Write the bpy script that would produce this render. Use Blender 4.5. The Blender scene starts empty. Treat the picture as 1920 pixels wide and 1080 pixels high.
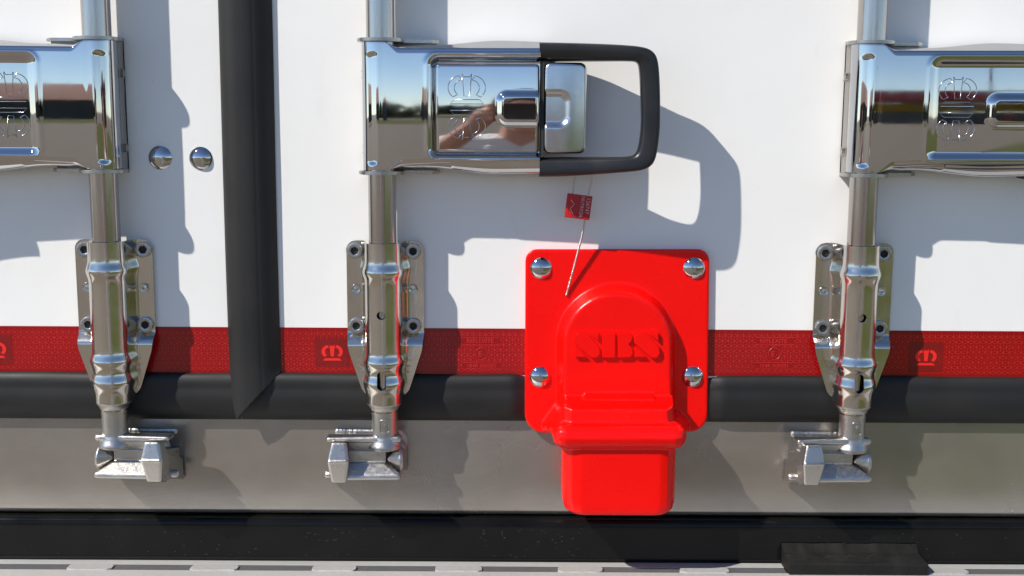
import bpy, bmesh, math, random
from mathutils import Vector, Matrix
C = bpy.context
sc = C.scene
col = sc.collection
random.seed(7)
# ------------------------------------------------------------------ camera, sky, sun, exposure
U = 0.00054                     # metres per working unit (one photo pixel on the door plane)
F = 2144.0; D = 2144.0          # focal length in px, camera distance in units
PITCH = math.radians(8.4); ROLL = math.radians(0.30)
cf = Vector((0, math.cos(PITCH), -math.sin(PITCH)))
cr0 = Vector((1, 0, 0)); cu0 = Vector((0, math.sin(PITCH), math.cos(PITCH)))
cr = cr0*math.cos(ROLL) + cu0*math.sin(ROLL)
cu = cu0*math.cos(ROLL) - cr0*math.sin(ROLL)
cam = bpy.data.cameras.new('camera'); camo = bpy.data.objects.new('camera', cam); col.objects.link(camo)
m3 = Matrix((cr, cu, -cf)).transposed()
camo.matrix_world = Matrix.Translation(Vector((0, -D*U, 0))) @ m3.to_4x4()
cam.sensor_width = 36.0; cam.lens = 36.0*F/1920.0
cam.clip_start = 0.01; cam.clip_end = 3000.0
sc.camera = camo

sun_travel = Vector((1.6, 1.0, -1.82)).normalized()
w = bpy.data.worlds.new('World'); sc.world = w; w.use_nodes = True
nt = w.node_tree
sky = nt.nodes.new('ShaderNodeTexSky'); sky.sky_type = 'NISHITA'; sky.sun_disc = False
sky.sun_elevation = math.asin(-sun_travel.z)
sky.sun_rotation = math.atan2(-sun_travel.x, -sun_travel.y)
sky.altitude = 3500; sky.air_density = 1.0; sky.dust_density = 0.0; sky.ozone_density = 1.4
bg = nt.nodes['Background']; bg.inputs['Strength'].default_value = 0.088
nt.links.new(sky.outputs[0], bg.inputs[0])
sl = bpy.data.lights.new('sun', 'SUN'); sl.energy = 3.5; sl.angle = math.radians(0.55); sl.color = (1.0, 0.94, 0.85)
so = bpy.data.objects.new('sun', sl); col.objects.link(so)
so.rotation_euler = sun_travel.to_track_quat('-Z', 'Y').to_euler(); so.location = (-4, -3, 5)
sc.view_settings.view_transform = 'Standard'; sc.view_settings.look = 'None'
sc.view_settings.gamma = 1.0; sc.view_settings.use_curve_mapping = False
sc.view_settings.exposure = 0.78
sc.render.engine = 'CYCLES'
sc.cycles.use_denoising = True
sc.cycles.max_bounces = 10; sc.cycles.glossy_bounces = 8
sc.cycles.sample_clamp_indirect = 6.0
sc.cycles.use_adaptive_sampling = True; sc.cycles.adaptive_threshold = 0.015

def P(px, py, d=0.0):
    """the point, in working units (x, z), that shows at photo position px, py on the plane d in front of the door"""
    v = cf*F + cr*(px-960.0) - cu*(py-540.0)
    t = (D-d)/v.y
    return v.x*t, v.z*t

# ------------------------------------------------------------------ materials
def newmat(name):
    m = bpy.data.materials.new(name); m.use_nodes = True
    return m, m.node_tree, m.node_tree.nodes['Principled BSDF']
def N(t, kind, **kw):
    n = t.nodes.new(kind)
    for k, v in kw.items(): setattr(n, k, v)
    return n
def coords(t, scale=(1, 1, 1)):
    tc = N(t, 'ShaderNodeTexCoord'); mp = N(t, 'ShaderNodeMapping'); mp.inputs['Scale'].default_value = scale
    t.links.new(tc.outputs['Object'], mp.inputs[0]); return mp.outputs[0]
def noise(t, co, scale, detail=4, rough=.55, dist=0):
    n = N(t, 'ShaderNodeTexNoise'); n.inputs['Scale'].default_value = scale; n.inputs['Detail'].default_value = detail
    n.inputs['Roughness'].default_value = rough; n.inputs['Distortion'].default_value = dist
    t.links.new(co, n.inputs['Vector']); return n.outputs['Fac']
def ramp(t, fac, stops):
    r = N(t, 'ShaderNodeValToRGB'); e = r.color_ramp.elements
    while len(e) < len(stops): e.new(.5)
    for i, (p, c) in enumerate(stops):
        e[i].position = p; e[i].color = (*c, 1) if len(c) == 3 else c
    t.links.new(fac, r.inputs[0]); return r.outputs[0]
def maprange(t, fac, a, b, c, d):
    r = N(t, 'ShaderNodeMapRange'); t.links.new(fac, r.inputs[0])
    for i, v in enumerate((a, b, c, d)): r.inputs[i+1].default_value = v
    return r.outputs[0]
def bump(t, b, h, strength, dist, prev=None):
    n = N(t, 'ShaderNodeBump'); n.inputs['Strength'].default_value = strength; n.inputs['Distance'].default_value = dist
    t.links.new(h, n.inputs['Height'])
    if prev is not None: t.links.new(prev, n.inputs['Normal'])
    t.links.new(n.outputs[0], b.inputs['Normal']); return n.outputs[0]
def mix(t, fac, a, b):
    n = N(t, 'ShaderNodeMix', data_type='RGBA')
    for s, v in ((0, fac), (6, a), (7, b)):
        if isinstance(v, (tuple, float, int)): n.inputs[s].default_value = (*v, 1) if isinstance(v, tuple) else v
        else: t.links.new(v, n.inputs[s])
    return n.outputs[2]
def metal(name, colr, r0, r1, nscale=40, stretch=(1, 1, 1), bumps=None, spots=None):
    m, t, b = newmat(name)
    b.inputs['Metallic'].default_value = 1.0
    co = coords(t, stretch)
    f = noise(t, co, nscale, 5)
    t.links.new(maprange(t, f, .3, .7, r0, r1), b.inputs['Roughness'])
    big = noise(t, coords(t), 9, 3)
    c = mix(t, maprange(t, big, .3, .7, 0, 1), tuple(x*.88 for x in colr), colr)
    if spots:
        s = noise(t, coords(t), spots, 6, .7)
        c = mix(t, maprange(t, s, .68, .74, 0, .8), c, tuple(x*.3 for x in colr))
    t.links.new(c, b.inputs['Base Color'])
    prev = None
    for (sc_, st, di, sr) in (bumps or []):
        prev = bump(t, b, noise(t, coords(t, sr), sc_, 3), st, di, prev)
    return m
M = {}
M['chrome'] = metal('chrome', (.60, .60, .61), .012, .05, 30, bumps=[(6, .025, .002, (1, 1, 1))], spots=90)
M['chrome_dark'] = metal('chrome_groove', (.55, .56, .58), .1, .2)
M['satin'] = metal('satin_chrome', (.62, .63, .65), .2, .27, 200, (1, 1, 1), bumps=[(1200, .08, .0002, (1, 1, 1))])
M['stainless'] = metal('polished_stainless', (.66, .63, .58), .10, .22, 60, bumps=[(60, .12, .0006, (1, 1, 1)), (900, .05, .0002, (1, 1, 1))], spots=160)
M['bar'] = metal('brushed_bar', (.52, .475, .44), .13, .22, 400, (6, 6, .15), bumps=[(900, .12, .0002, (1, 1, .02))])
M['lug'] = metal('lug_steel', (.50, .48, .45), .2, .4, 90, bumps=[(500, .2, .0003, (1, 1, 1))], spots=120)
M['bolt'] = metal('bolt_steel', (.50, .49, .47), .22, .38, 200, bumps=[(900, .2, .0003, (1, 1, 1))], spots=250)
M['cast'] = metal('cast_steel', (.51, .49, .465), .26, .40, 300, bumps=[(1400, .35, .0005, (1, 1, 1)), (260, .2, .0008, (1, 1, 1))], spots=200)
M['weld'] = metal('weld_steel', (.50, .49, .48), .25, .45, 300, bumps=[(700, .5, .0008, (1, 1, 1))])
M['channel'] = metal('galvanised_channel', (.45, .43, .40), .4, .6, 200, bumps=[(900, .3, .0004, (1, 1, 1))])
M['alu'] = metal('worn_aluminium', (.50, .50, .49), .5, .7, 200, bumps=[(1200, .3, .0004, (1, 1, 1))], spots=170)
M['alu'].node_tree.nodes['Principled BSDF'].inputs['Metallic'].default_value = .35
M['alu_dark'] = metal('dark_aluminium', (.12, .12, .12), .5, .8, 200, bumps=[(700, .5, .0006, (1, 1, 1))], spots=120)
M['alu_dark'].node_tree.nodes['Principled BSDF'].inputs['Metallic'].default_value = .3
M['pad'] = metal('bright_aluminium', (.42, .42, .41), .45, .7, 200, bumps=[(500, .5, .0008, (1, 1, 1))], spots=90)
M['pad'].node_tree.nodes['Principled BSDF'].inputs['Metallic'].default_value = .2
M['wire'] = metal('steel_wire', (.55, .54, .52), .25, .35)

# brushed stainless sill
m, t, b = newmat('sill_steel'); M['sill'] = m
b.inputs['Metallic'].default_value = 1.0
co = coords(t, (1, 1, 1)); st = coords(t, (.25, 1, 3))
f = noise(t, st, 260, 4); g = noise(t, coords(t, (1, 1, .7)), 7, 5, .6)
t.links.new(maprange(t, g, .3, .7, .20, .30), b.inputs['Roughness'])
b.inputs['Metallic'].default_value = .78
c = mix(t, maprange(t, f, .35, .65, 0, 1), (.385, .355, .32), (.415, .385, .35))
sp = N(t, 'ShaderNodeTexVoronoi'); sp.inputs['Scale'].default_value = 110; t.links.new(co, sp.inputs['Vector'])
pick = noise(t, co, 23, 2)
spf = N(t, 'ShaderNodeMath', operation='MULTIPLY')
t.links.new(maprange(t, sp.outputs['Distance'], .03, .10, 1, 0), spf.inputs[0]); t.links.new(maprange(t, pick, .56, .60, 0, 1), spf.inputs[1])
c = mix(t, spf.outputs[0], c, (.8, .78, .74))
ds = noise(t, co, 130, 5, .7)
c = mix(t, maprange(t, ds, .70, .75, 0, .3), c, (.12, .11, .10))
cl = noise(t, coords(t, (.6, 1, 1)), 11, 5, .65)
c = mix(t, maprange(t, cl, .42, .62, 0, .4), c, (.27, .245, .215))
t.links.new(c, b.inputs['Base Color'])
bump(t, b, f, .04, .0004)

# white door paint
m, t, b = newmat('white_paint'); M['white'] = m
co = coords(t); g = noise(t, co, 6, 5)
c = mix(t, maprange(t, g, .3, .7, 0, 1), (.80, .795, .775), (.84, .84, .825))
d1 = noise(t, co, 75, 6, .75)
c = mix(t, maprange(t, d1, .69, .74, 0, .75), c, (.16, .14, .12))
d2 = noise(t, coords(t, (1, 1, .35)), 16, 6, .7)
c = mix(t, maprange(t, d2, .60, .78, 0, .16), c, (.48, .44, .38))
t.links.new(c, b.inputs['Base Color'])
t.links.new(maprange(t, g, .3, .7, .45, .58), b.inputs['Roughness']); b.inputs['Specular IOR Level'].default_value = .12
pv = bump(t, b, noise(t, co, 420, 2), .06, .0005); bump(t, b, noise(t, co, 22, 2), .10, .002, pv)

def plain(name, c0, c1, r0, r1, nscale=30, bumps=None, spec=.5, coat=0, specks=None, speckc=(.5, .48, .45), thr=.71):
    m, t, b = newmat(name)
    co = coords(t); g = noise(t, co, nscale, 5)
    c = mix(t, maprange(t, g, .3, .7, 0, 1), c0, c1)
    if specks:
        s = noise(t, co, specks, 5, .7)
        c = mix(t, maprange(t, s, thr, thr+.04, 0, .8), c, speckc)
    t.links.new(c, b.inputs['Base Color'])
    t.links.new(maprange(t, g, .3, .7, r0, r1), b.inputs['Roughness'])
    b.inputs['Specular IOR Level'].default_value = spec
    b.inputs['Coat Weight'].default_value = coat; b.inputs['Coat Roughness'].default_value = .12
    prev = None
    for (s_, st_, di) in (bumps or []): prev = bump(t, b, noise(t, co, s_, 3), st_, di, prev)
    return m
M['rubber'] = plain('seal_rubber', (.006, .006, .006), (.0105, .0102, .010), .52, .68, 14, [(900, .15, .0003)], specks=150, thr=.74)
M['bumper'] = plain('black_plastic_beam', (.003, .003, .003), (.006, .006, .006), .14, .24, 20, [(500, .05, .0004)], spec=.22, specks=120, speckc=(.22, .21, .2), thr=.73)
M['grip'] = plain('grip_plastic', (.008, .008, .009), (.014, .014, .015), .30, .42, 30, [(700, .15, .0004)], specks=200, speckc=(.08, .08, .08))
M['buffer'] = plain('buffer_rubber', (.006, .006, .0055), (.013, .0125, .011), .5, .7, 40, [(300, .4, .0008), (1200, .3, .0004)], spec=.25, specks=130, speckc=(.12, .12, .11))
M['red'] = plain('red_gloss_paint', (.84, .002, .001), (.88, .002, .001), .22, .32, 14, [(650, .22, .0006), (60, .15, .0012)], spec=.3, specks=210, speckc=(.10, .01, .01), thr=.755)
M['tape'] = plain('reflective_tape', (.24, .002, .004), (.31, .003, .005), .16, .22, 16, [(300, .03, .0003)])
M['tape_line'] = plain('tape_lines', (.60, .022, .022), (.66, .026, .025), .25, .3, 30)
M['tape_patch'] = plain('tape_patch', (.19, .006, .007), (.22, .007, .008), .22, .3, 30)
M['tape_print'] = plain('tape_print', (.80, .02, .015), (.85, .02, .015), .3, .4, 30)
M['dark'] = plain('dark_recess', (.01, .01, .01), (.015, .015, .015), .5, .7)
M['tag_red'] = plain('tag_red', (.36, .010, .016), (.42, .012, .018), .3, .4)
M['tag_print'] = plain('tag_print', (.55, .38, .37), (.6, .42, .40), .5, .6)
M['body'] = plain('trailer_side', (.7, .7, .69), (.75, .75, .74), .35, .5)
M['asphalt'] = plain('asphalt', (.165, .138, .108), (.20, .17, .135), .8, .95, 3, [(40, .5, .01)], spec=.2)
M['grass'] = plain('grass', (.075, .085, .022), (.11, .12, .035), .9, 1, 1.5, spec=.1)
M['leaf'] = plain('leaves', (.018, .03, .010), (.05, .07, .02), .8, 1, .4, spec=.1)
M['bark'] = plain('bark', (.05, .04, .03), (.07, .06, .04), .8, 1, 4)
M['rooftile'] = plain('roof_tiles', (.26, .13, .09), (.32, .17, .12), .7, .9, 1)
M['wallp'] = plain('house_wall', (.07, .065, .06), (.10, .09, .085), .7, .9, 1)
M['canopy'] = plain('canopy_red', (.32, .006, .012), (.36, .008, .014), .4, .5, 1)
M['yellow'] = plain('yellow_board', (.75, .5, .03), (.8, .55, .04), .5, .6, 1)
M['grey'] = plain('grey_metal', (.2, .2, .2), (.25, .25, .25), .5, .6, 1)
M['skin'] = plain('skin', (.50, .25, .17), (.56, .30, .21), .45, .6, 20)
M['shirt'] = plain('white_shirt', (.70, .70, .70), (.78, .78, .78), .8, .9, 10, [(60, .5, .01)])
M['jeans'] = plain('light_trousers', (.74, .73, .70), (.80, .79, .76), .8, .9, 10)
M['hair'] = plain('dark_hair', (.02, .014, .01), (.035, .025, .018), .5, .7, 60)
M['phone'] = plain('phone_case', (.01, .01, .01), (.015, .015, .015), .3, .4)

# ------------------------------------------------------------------ building helpers
def tag(o, label=None, cat=None, group=None, kind=None):
    if label: o['label'] = label
    if cat: o['category'] = cat
    if group: o['group'] = group
    if kind: o['kind'] = kind
    return o
def empty(name, org, label=None, cat=None, group=None):
    o = bpy.data.objects.new(name, None); col.objects.link(o); o.empty_display_size = .02
    o.location = (org[0]*U, -org[1]*U, org[2]*U); o['org'] = 0; del o['org']
    return tag(o, label, cat, group)
class G:
    """collects shapes given as (x, d, z) working units; d is measured out of the door towards the viewer"""
    def __init__(s): s.bm = bmesh.new()
    def v(s, p): return s.bm.verts.new((p[0], -p[1], p[2]))
    def poly(s, pts, mi=0):
        f = s.bm.faces.new([s.v(p) for p in pts]); f.material_index = mi; return f
    def hull(s, pts):
        b2 = bmesh.new()
        for p in {(round(p[0], 3), round(-p[1], 3), round(p[2], 3)) for p in pts}: b2.verts.new(p)
        bmesh.ops.convex_hull(b2, input=b2.verts[:])
        junk = [v for v in b2.verts if not v.link_faces]
        if junk: bmesh.ops.delete(b2, geom=junk, context='VERTS')
        s.merge(b2)
        return s
    def box(s, x0, x1, d0, d1, z0, z1, bev=0, seg=3):
        b2 = bmesh.new(); bmesh.ops.create_cube(b2, size=1)
        for v in b2.verts:
            v.co = Vector(((x0+x1)/2 + v.co.x*(x1-x0), -((d0+d1)/2 + v.co.y*(d1-d0)), (z0+z1)/2 + v.co.z*(z1-z0)))
        if bev: bmesh.ops.bevel(b2, geom=b2.edges[:], offset=bev, segments=seg, profile=.5, affect='EDGES')
        s.merge(b2); return s
    def merge(s, b2):
        bmesh.ops.recalc_face_normals(b2, faces=b2.faces[:])
        me = bpy.data.meshes.new('t'); b2.to_mesh(me); b2.free(); s.bm.from_mesh(me); bpy.data.meshes.remove(me)
    def lathe(s, cx, c2, prof, n=40, axis='z', cap=True):
        """axis z: centre (x, d), profile (r, z); axis d: centre (x, z), profile (r, d)"""
        b2 = bmesh.new(); rings = []
        for r, h in prof:
            ring = []
            for i in range(n):
                a = 2*math.pi*i/n; u_, w_ = r*math.cos(a), r*math.sin(a)
                p = (cx+u_, -(c2+w_), h) if axis == 'z' else (cx+u_, -h, c2+w_)
                ring.append(b2.verts.new(p))
            rings.append(ring)
        for k in range(len(rings)-1):
            for i in range(n):
                j = (i+1) % n
                b2.faces.new((rings[k][i], rings[k][j], rings[k+1][j], rings[k+1][i]))
        if cap: b2.faces.new(rings[0]); b2.faces.new(rings[-1][::-1])
        s.merge(b2); return s
    def tube(s, pts, r, n=6, mi=0, closed=False):
        pv = [Vector((p[0], -p[1], p[2])) for p in pts]; L = len(pv); rings = []
        for i, p in enumerate(pv):
            a = pv[(i-1) % L] if (closed or i > 0) else p; c_ = pv[(i+1) % L] if (closed or i < L-1) else p
            tg = (c_-a).normalized(); ref = Vector((0, 1, 0)) if abs(tg.y) < .9 else Vector((1, 0, 0))
            u_ = tg.cross(ref).normalized(); w_ = tg.cross(u_)
            rings.append([s.bm.verts.new(p + (u_*math.cos(2*math.pi*k/n) + w_*math.sin(2*math.pi*k/n))*r) for k in range(n)])
        for i in range(L if closed else L-1):
            A, B = rings[i], rings[(i+1) % L]
            for k in range(n):
                f = s.bm.faces.new((A[k], A[(k+1) % n], B[(k+1) % n], B[k])); f.material_index = mi
        if not closed: s.bm.faces.new(rings[0][::-1]); s.bm.faces.new(rings[-1])
        return s
    def extr(s, pts, d0, d1, inset=0):
        """flat outline (x, z) extruded from d0 to d1"""
        cx = sum(p[0] for p in pts)/len(pts); cz = sum(p[1] for p in pts)/len(pts); b2 = bmesh.new()
        A = [b2.verts.new((x, -d0, z)) for x, z in pts]
        B = []
        n = len(pts)
        area = sum(pts[i][0]*pts[(i+1) % n][1]-pts[(i+1) % n][0]*pts[i][1] for i in range(n))
        sg = 1 if area > 0 else -1
        for i in range(n):
            p0, p1, p2 = Vector(pts[i-1]), Vector(pts[i]), Vector(pts[(i+1) % n])
            e1 = (p1-p0).normalized(); e2 = (p2-p1).normalized()
            nn = Vector((-(e1.y+e2.y), e1.x+e2.x))
            nn = nn.normalized()*sg*inset if nn.length > 1e-6 else Vector((0, 0))
            B.append(b2.verts.new((p1.x+nn.x, -d1, p1.y+nn.y)))
        for i in range(n): b2.faces.new((A[i], A[(i+1) % n], B[(i+1) % n], B[i]))
        b2.faces.new(A[::-1]); b2.faces.new(B); s.merge(b2); return s
    def grid(s, rows, mi=0, flip=False, uclosed=False):
        R = [[s.v(p) for p in r] for r in rows]
        for i in range(len(R)-1):
            for j in range(len(R[0])-(0 if uclosed else 1)):
                k = (j+1) % len(R[0])
                q = (R[i][j], R[i][k], R[i+1][k], R[i+1][j])
                f = s.bm.faces.new(q[::-1] if flip else q); f.material_index = mi
        return R
    def done(s, name, mats, parent=None, org=(0, 0, 0), mirror=False, recalc=True, sharp=35, mods=None, rot=None, merge=0):
        bm = s.bm
        if merge: bmesh.ops.remove_doubles(bm, verts=bm.verts[:], dist=merge)
        for v in bm.verts:
            v.co = Vector((v.co.x-org[0], v.co.y+org[1], v.co.z-org[2]))
            if mirror: v.co.x = -v.co.x
            v.co *= U
        if mirror and not recalc: bmesh.ops.reverse_faces(bm, faces=bm.faces[:])
        if recalc: bmesh.ops.recalc_face_normals(bm, faces=bm.faces[:])
        me = bpy.data.meshes.new(name); bm.to_mesh(me); bm.free()
        if not isinstance(mats, (list, tuple)): mats = [mats]
        for m_ in mats: me.materials.append(m_)
        o = bpy.data.objects.new(name, me); col.objects.link(o)
        if mods:
            for f_ in mods: f_(o)
            dg = C.evaluated_depsgraph_get()
            me2 = bpy.data.meshes.new_from_object(o.evaluated_get(dg)); o.modifiers.clear(); o.data = me2
            if not me2.materials:
                for m_ in mats: me2.materials.append(m_)
            bpy.data.meshes.remove(me); me = me2; me.name = name
        me.polygons.foreach_set('use_smooth', [sharp > 0]*len(me.polygons))
        if 0 < sharp < 180: me.set_sharp_from_angle(angle=math.radians(sharp))
        if parent is not None: o.parent = parent
        else: o.location = (org[0]*U, -org[1]*U, org[2]*U)
        return o
def remesh(voxel, smooth_iter=6):
    def f(o):
        r = o.modifiers.new('r', 'REMESH'); r.mode = 'VOXEL'; r.voxel_size = voxel*U; r.use_smooth_shade = True
        s_ = o.modifiers.new('s', 'SMOOTH'); s_.factor = .5; s_.iterations = smooth_iter
    return f
def copy_tree(o, parent=None):
    c = o.copy(); col.objects.link(c); c.parent = parent
    for k in list(o.children): copy_tree(k, c)
    return c
def sph(c, r, n=6):
    """points on a ball, for rounded hulls"""
    pts = []
    for i in range(n+1):
        a = math.pi*i/n
        for j in range(2*n):
            b_ = math.pi*j/n
            pts.append((c[0]+r*math.sin(a)*math.cos(b_), c[1]+r*math.sin(a)*math.sin(b_), c[2]+r*math.cos(a)))
    return pts
def sstep(a, b_, x):
    t_ = max(0., min(1., (x-a)/(b_-a))); return t_*t_*(3-2*t_)
def lerp(a, b_, t_): return a+(b_-a)*t_
def table(pts, x):
    if x <= pts[0][0]: return pts[0][1]
    for (a, va), (b_, vb) in zip(pts, pts[1:]):
        if x <= b_: return lerp(va, vb, (x-a)/(b_-a)) if b_ > a else vb
    return pts[-1][1]
def stable(pts, x):
    if x <= pts[0][0]: return pts[0][1]
    for (a, va), (b_, vb) in zip(pts, pts[1:]):
        if x <= b_: return lerp(va, vb, sstep(a, b_, x))
    return pts[-1][1]
def rrect(x0, x1, z0, z1, r, n=6):
    pts = []
    for cx, cz, a0 in ((x1-r, z1-r, 0), (x0+r, z1-r, 90), (x0+r, z0+r, 180), (x1-r, z0+r, 270)):
        for i in range(n+1):
            a = math.radians(a0+90*i/n); pts.append((cx+r*math.cos(a), cz+r*math.sin(a)))
    return pts
def sdr(x, z, cx, cz, hx, hz, r):
    qx, qz = abs(x-cx)-hx+r, abs(z-cz)-hz+r
    return math.hypot(max(qx, 0), max(qz, 0))+min(max(qx, qz), 0)-r
def Z(py, d=0., px=960): return P(px, py, d)[1]
def X(px, d=0., py=540): return P(px, py, d)[0]

# ------------------------------------------------------------------ the two trailer doors
XS = X(452, 0, 400)                       # the joint between the doors
ZB = Z(775)                               # lower edge of the leaves
XL, XR, ZT = XS-2300, XS+2300, 3900
def seal_profile():                       # lower seal, (d, photo y)
    return [(1, 701.5), (5, 703), (9, 706), (12.5, 711), (14.5, 718), (15, 724), (14.6, 729), (15.4, 735), (17, 743), (17.6, 752), (17, 762), (15, 771), (12, 779), (7, 785.5), (1, 789)]
def hexlines(g, x0, x1, z0, z1, holes, mi, d, s=6.6, wl=.62):
    """tumbling block pattern of thin lines"""
    h = s*math.sqrt(3)
    def seg(ax, az, bx, bz):
        for (hx0, hx1, hz0, hz1) in holes:
            mxx, mz = (ax+bx)/2, (az+bz)/2
            if hx0 < mxx < hx1 and hz0 < mz < hz1: return
        if min(ax, bx) < x0 or max(ax, bx) > x1 or min(az, bz) < z0 or max(az, bz) > z1: return
        dx, dz = bx-ax, bz-az; L = math.hypot(dx, dz); nx, nz = -dz/L*wl/2, dx/L*wl/2
        g.poly([(ax+nx, d, az+nz), (bx+nx, d, bz+nz), (bx-nx, d, bz-nz), (ax-nx, d, az-nz)], mi)
    r = 0; z = z0-s
    while z < z1+2*s:
        x = x0-h + (h/2 if r % 2 else 0)
        while x < x1+h:
            # pointy-top hexagon centred x, z, with a Y inside
            pts = [(x+s*math.sin(math.radians(60*k)), z+s*math.cos(math.radians(60*k))) for k in range(6)]
            seg(*pts[0], *pts[1]); seg(*pts[1], *pts[2]); seg(*pts[5], *pts[0])
            seg(x, z, *pts[1]); seg(x, z, *pts[5]); seg(x, z, *pts[3])
            x += h
        z += 1.5*s; r += 1
def crown(cx, cz, k, flip=1):
    """four outlines of the crown emblem; k = units per drawing unit"""
    def ring(sg):
        o_, i_ = [], []
        for q in range(11):
            a = math.radians(100+ (232-100)*q/10)
            o_.append((-75+170*math.cos(a), 10+155*math.sin(a)))
            a = math.radians(88+ (240-88)*q/10)
            i_.append((-72+92*math.cos(a), 6+98*math.sin(a)))
        return [(sg*x, y) for x, y in o_+i_[::-1]]
    mid = [(-60, 182), (-40, 148), (38, 148), (62, 185), (38, -100), (-36, -100)]
    bar = [(-165, -145), (165, -145), (220, -200), (-215, -200)]
    return [[(cx+x*k, cz+y*k*flip) for x, y in p_] for p_ in (ring(1), ring(-1), mid, bar)]
def flat_text(g, body, size, cx, cz, d, mi=0, rot=0., ex=0.0, sx=1.0):
    cu_ = bpy.data.curves.new('t', 'FONT'); cu_.body = body; cu_.size = size; cu_.align_x = 'CENTER'; cu_.align_y = 'CENTER'
    cu_.extrude = ex; cu_.resolution_u = 2
    ob = bpy.data.objects.new('t', cu_); col.objects.link(ob)
    dg = C.evaluated_depsgraph_get(); dg.update()
    me = bpy.data.meshes.new_from_object(ob.evaluated_get(dg))
    bpy.data.objects.remove(ob); bpy.data.curves.remove(cu_)
    ca, sa = math.cos(rot), math.sin(rot); vs = []
    for v in me.vertices:
        x, y = v.co.x*sx, v.co.y
        vs.append(g.v((cx+x*ca-y*sa, d+v.co.z, cz+x*sa+y*ca)))
    for p_ in me.polygons:
        try: f = g.bm.faces.new([vs[i] for i in p_.vertices]); f.material_index = mi
        except ValueError: pass
    bpy.data.meshes.remove(me)

def rivet(px, py, r, h, base, parent, org, name='rivet'):
    x, z = P(px, py, base+h/2); g = G()
    R = (r*r+h*h)/(2*h); prof = [(r*.97, base-.5), (r, base+.4)]
    for i in range(1, 13):
        a = math.asin(min(1, r/R))*(1-i/12.5); prof.append((R*math.sin(a), base+h-R+R*math.cos(a)+.4))
    g.lathe(x, z, prof, 40, 'd')
    return g.done(name, M['chrome'], parent, org, sharp=50)

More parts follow.
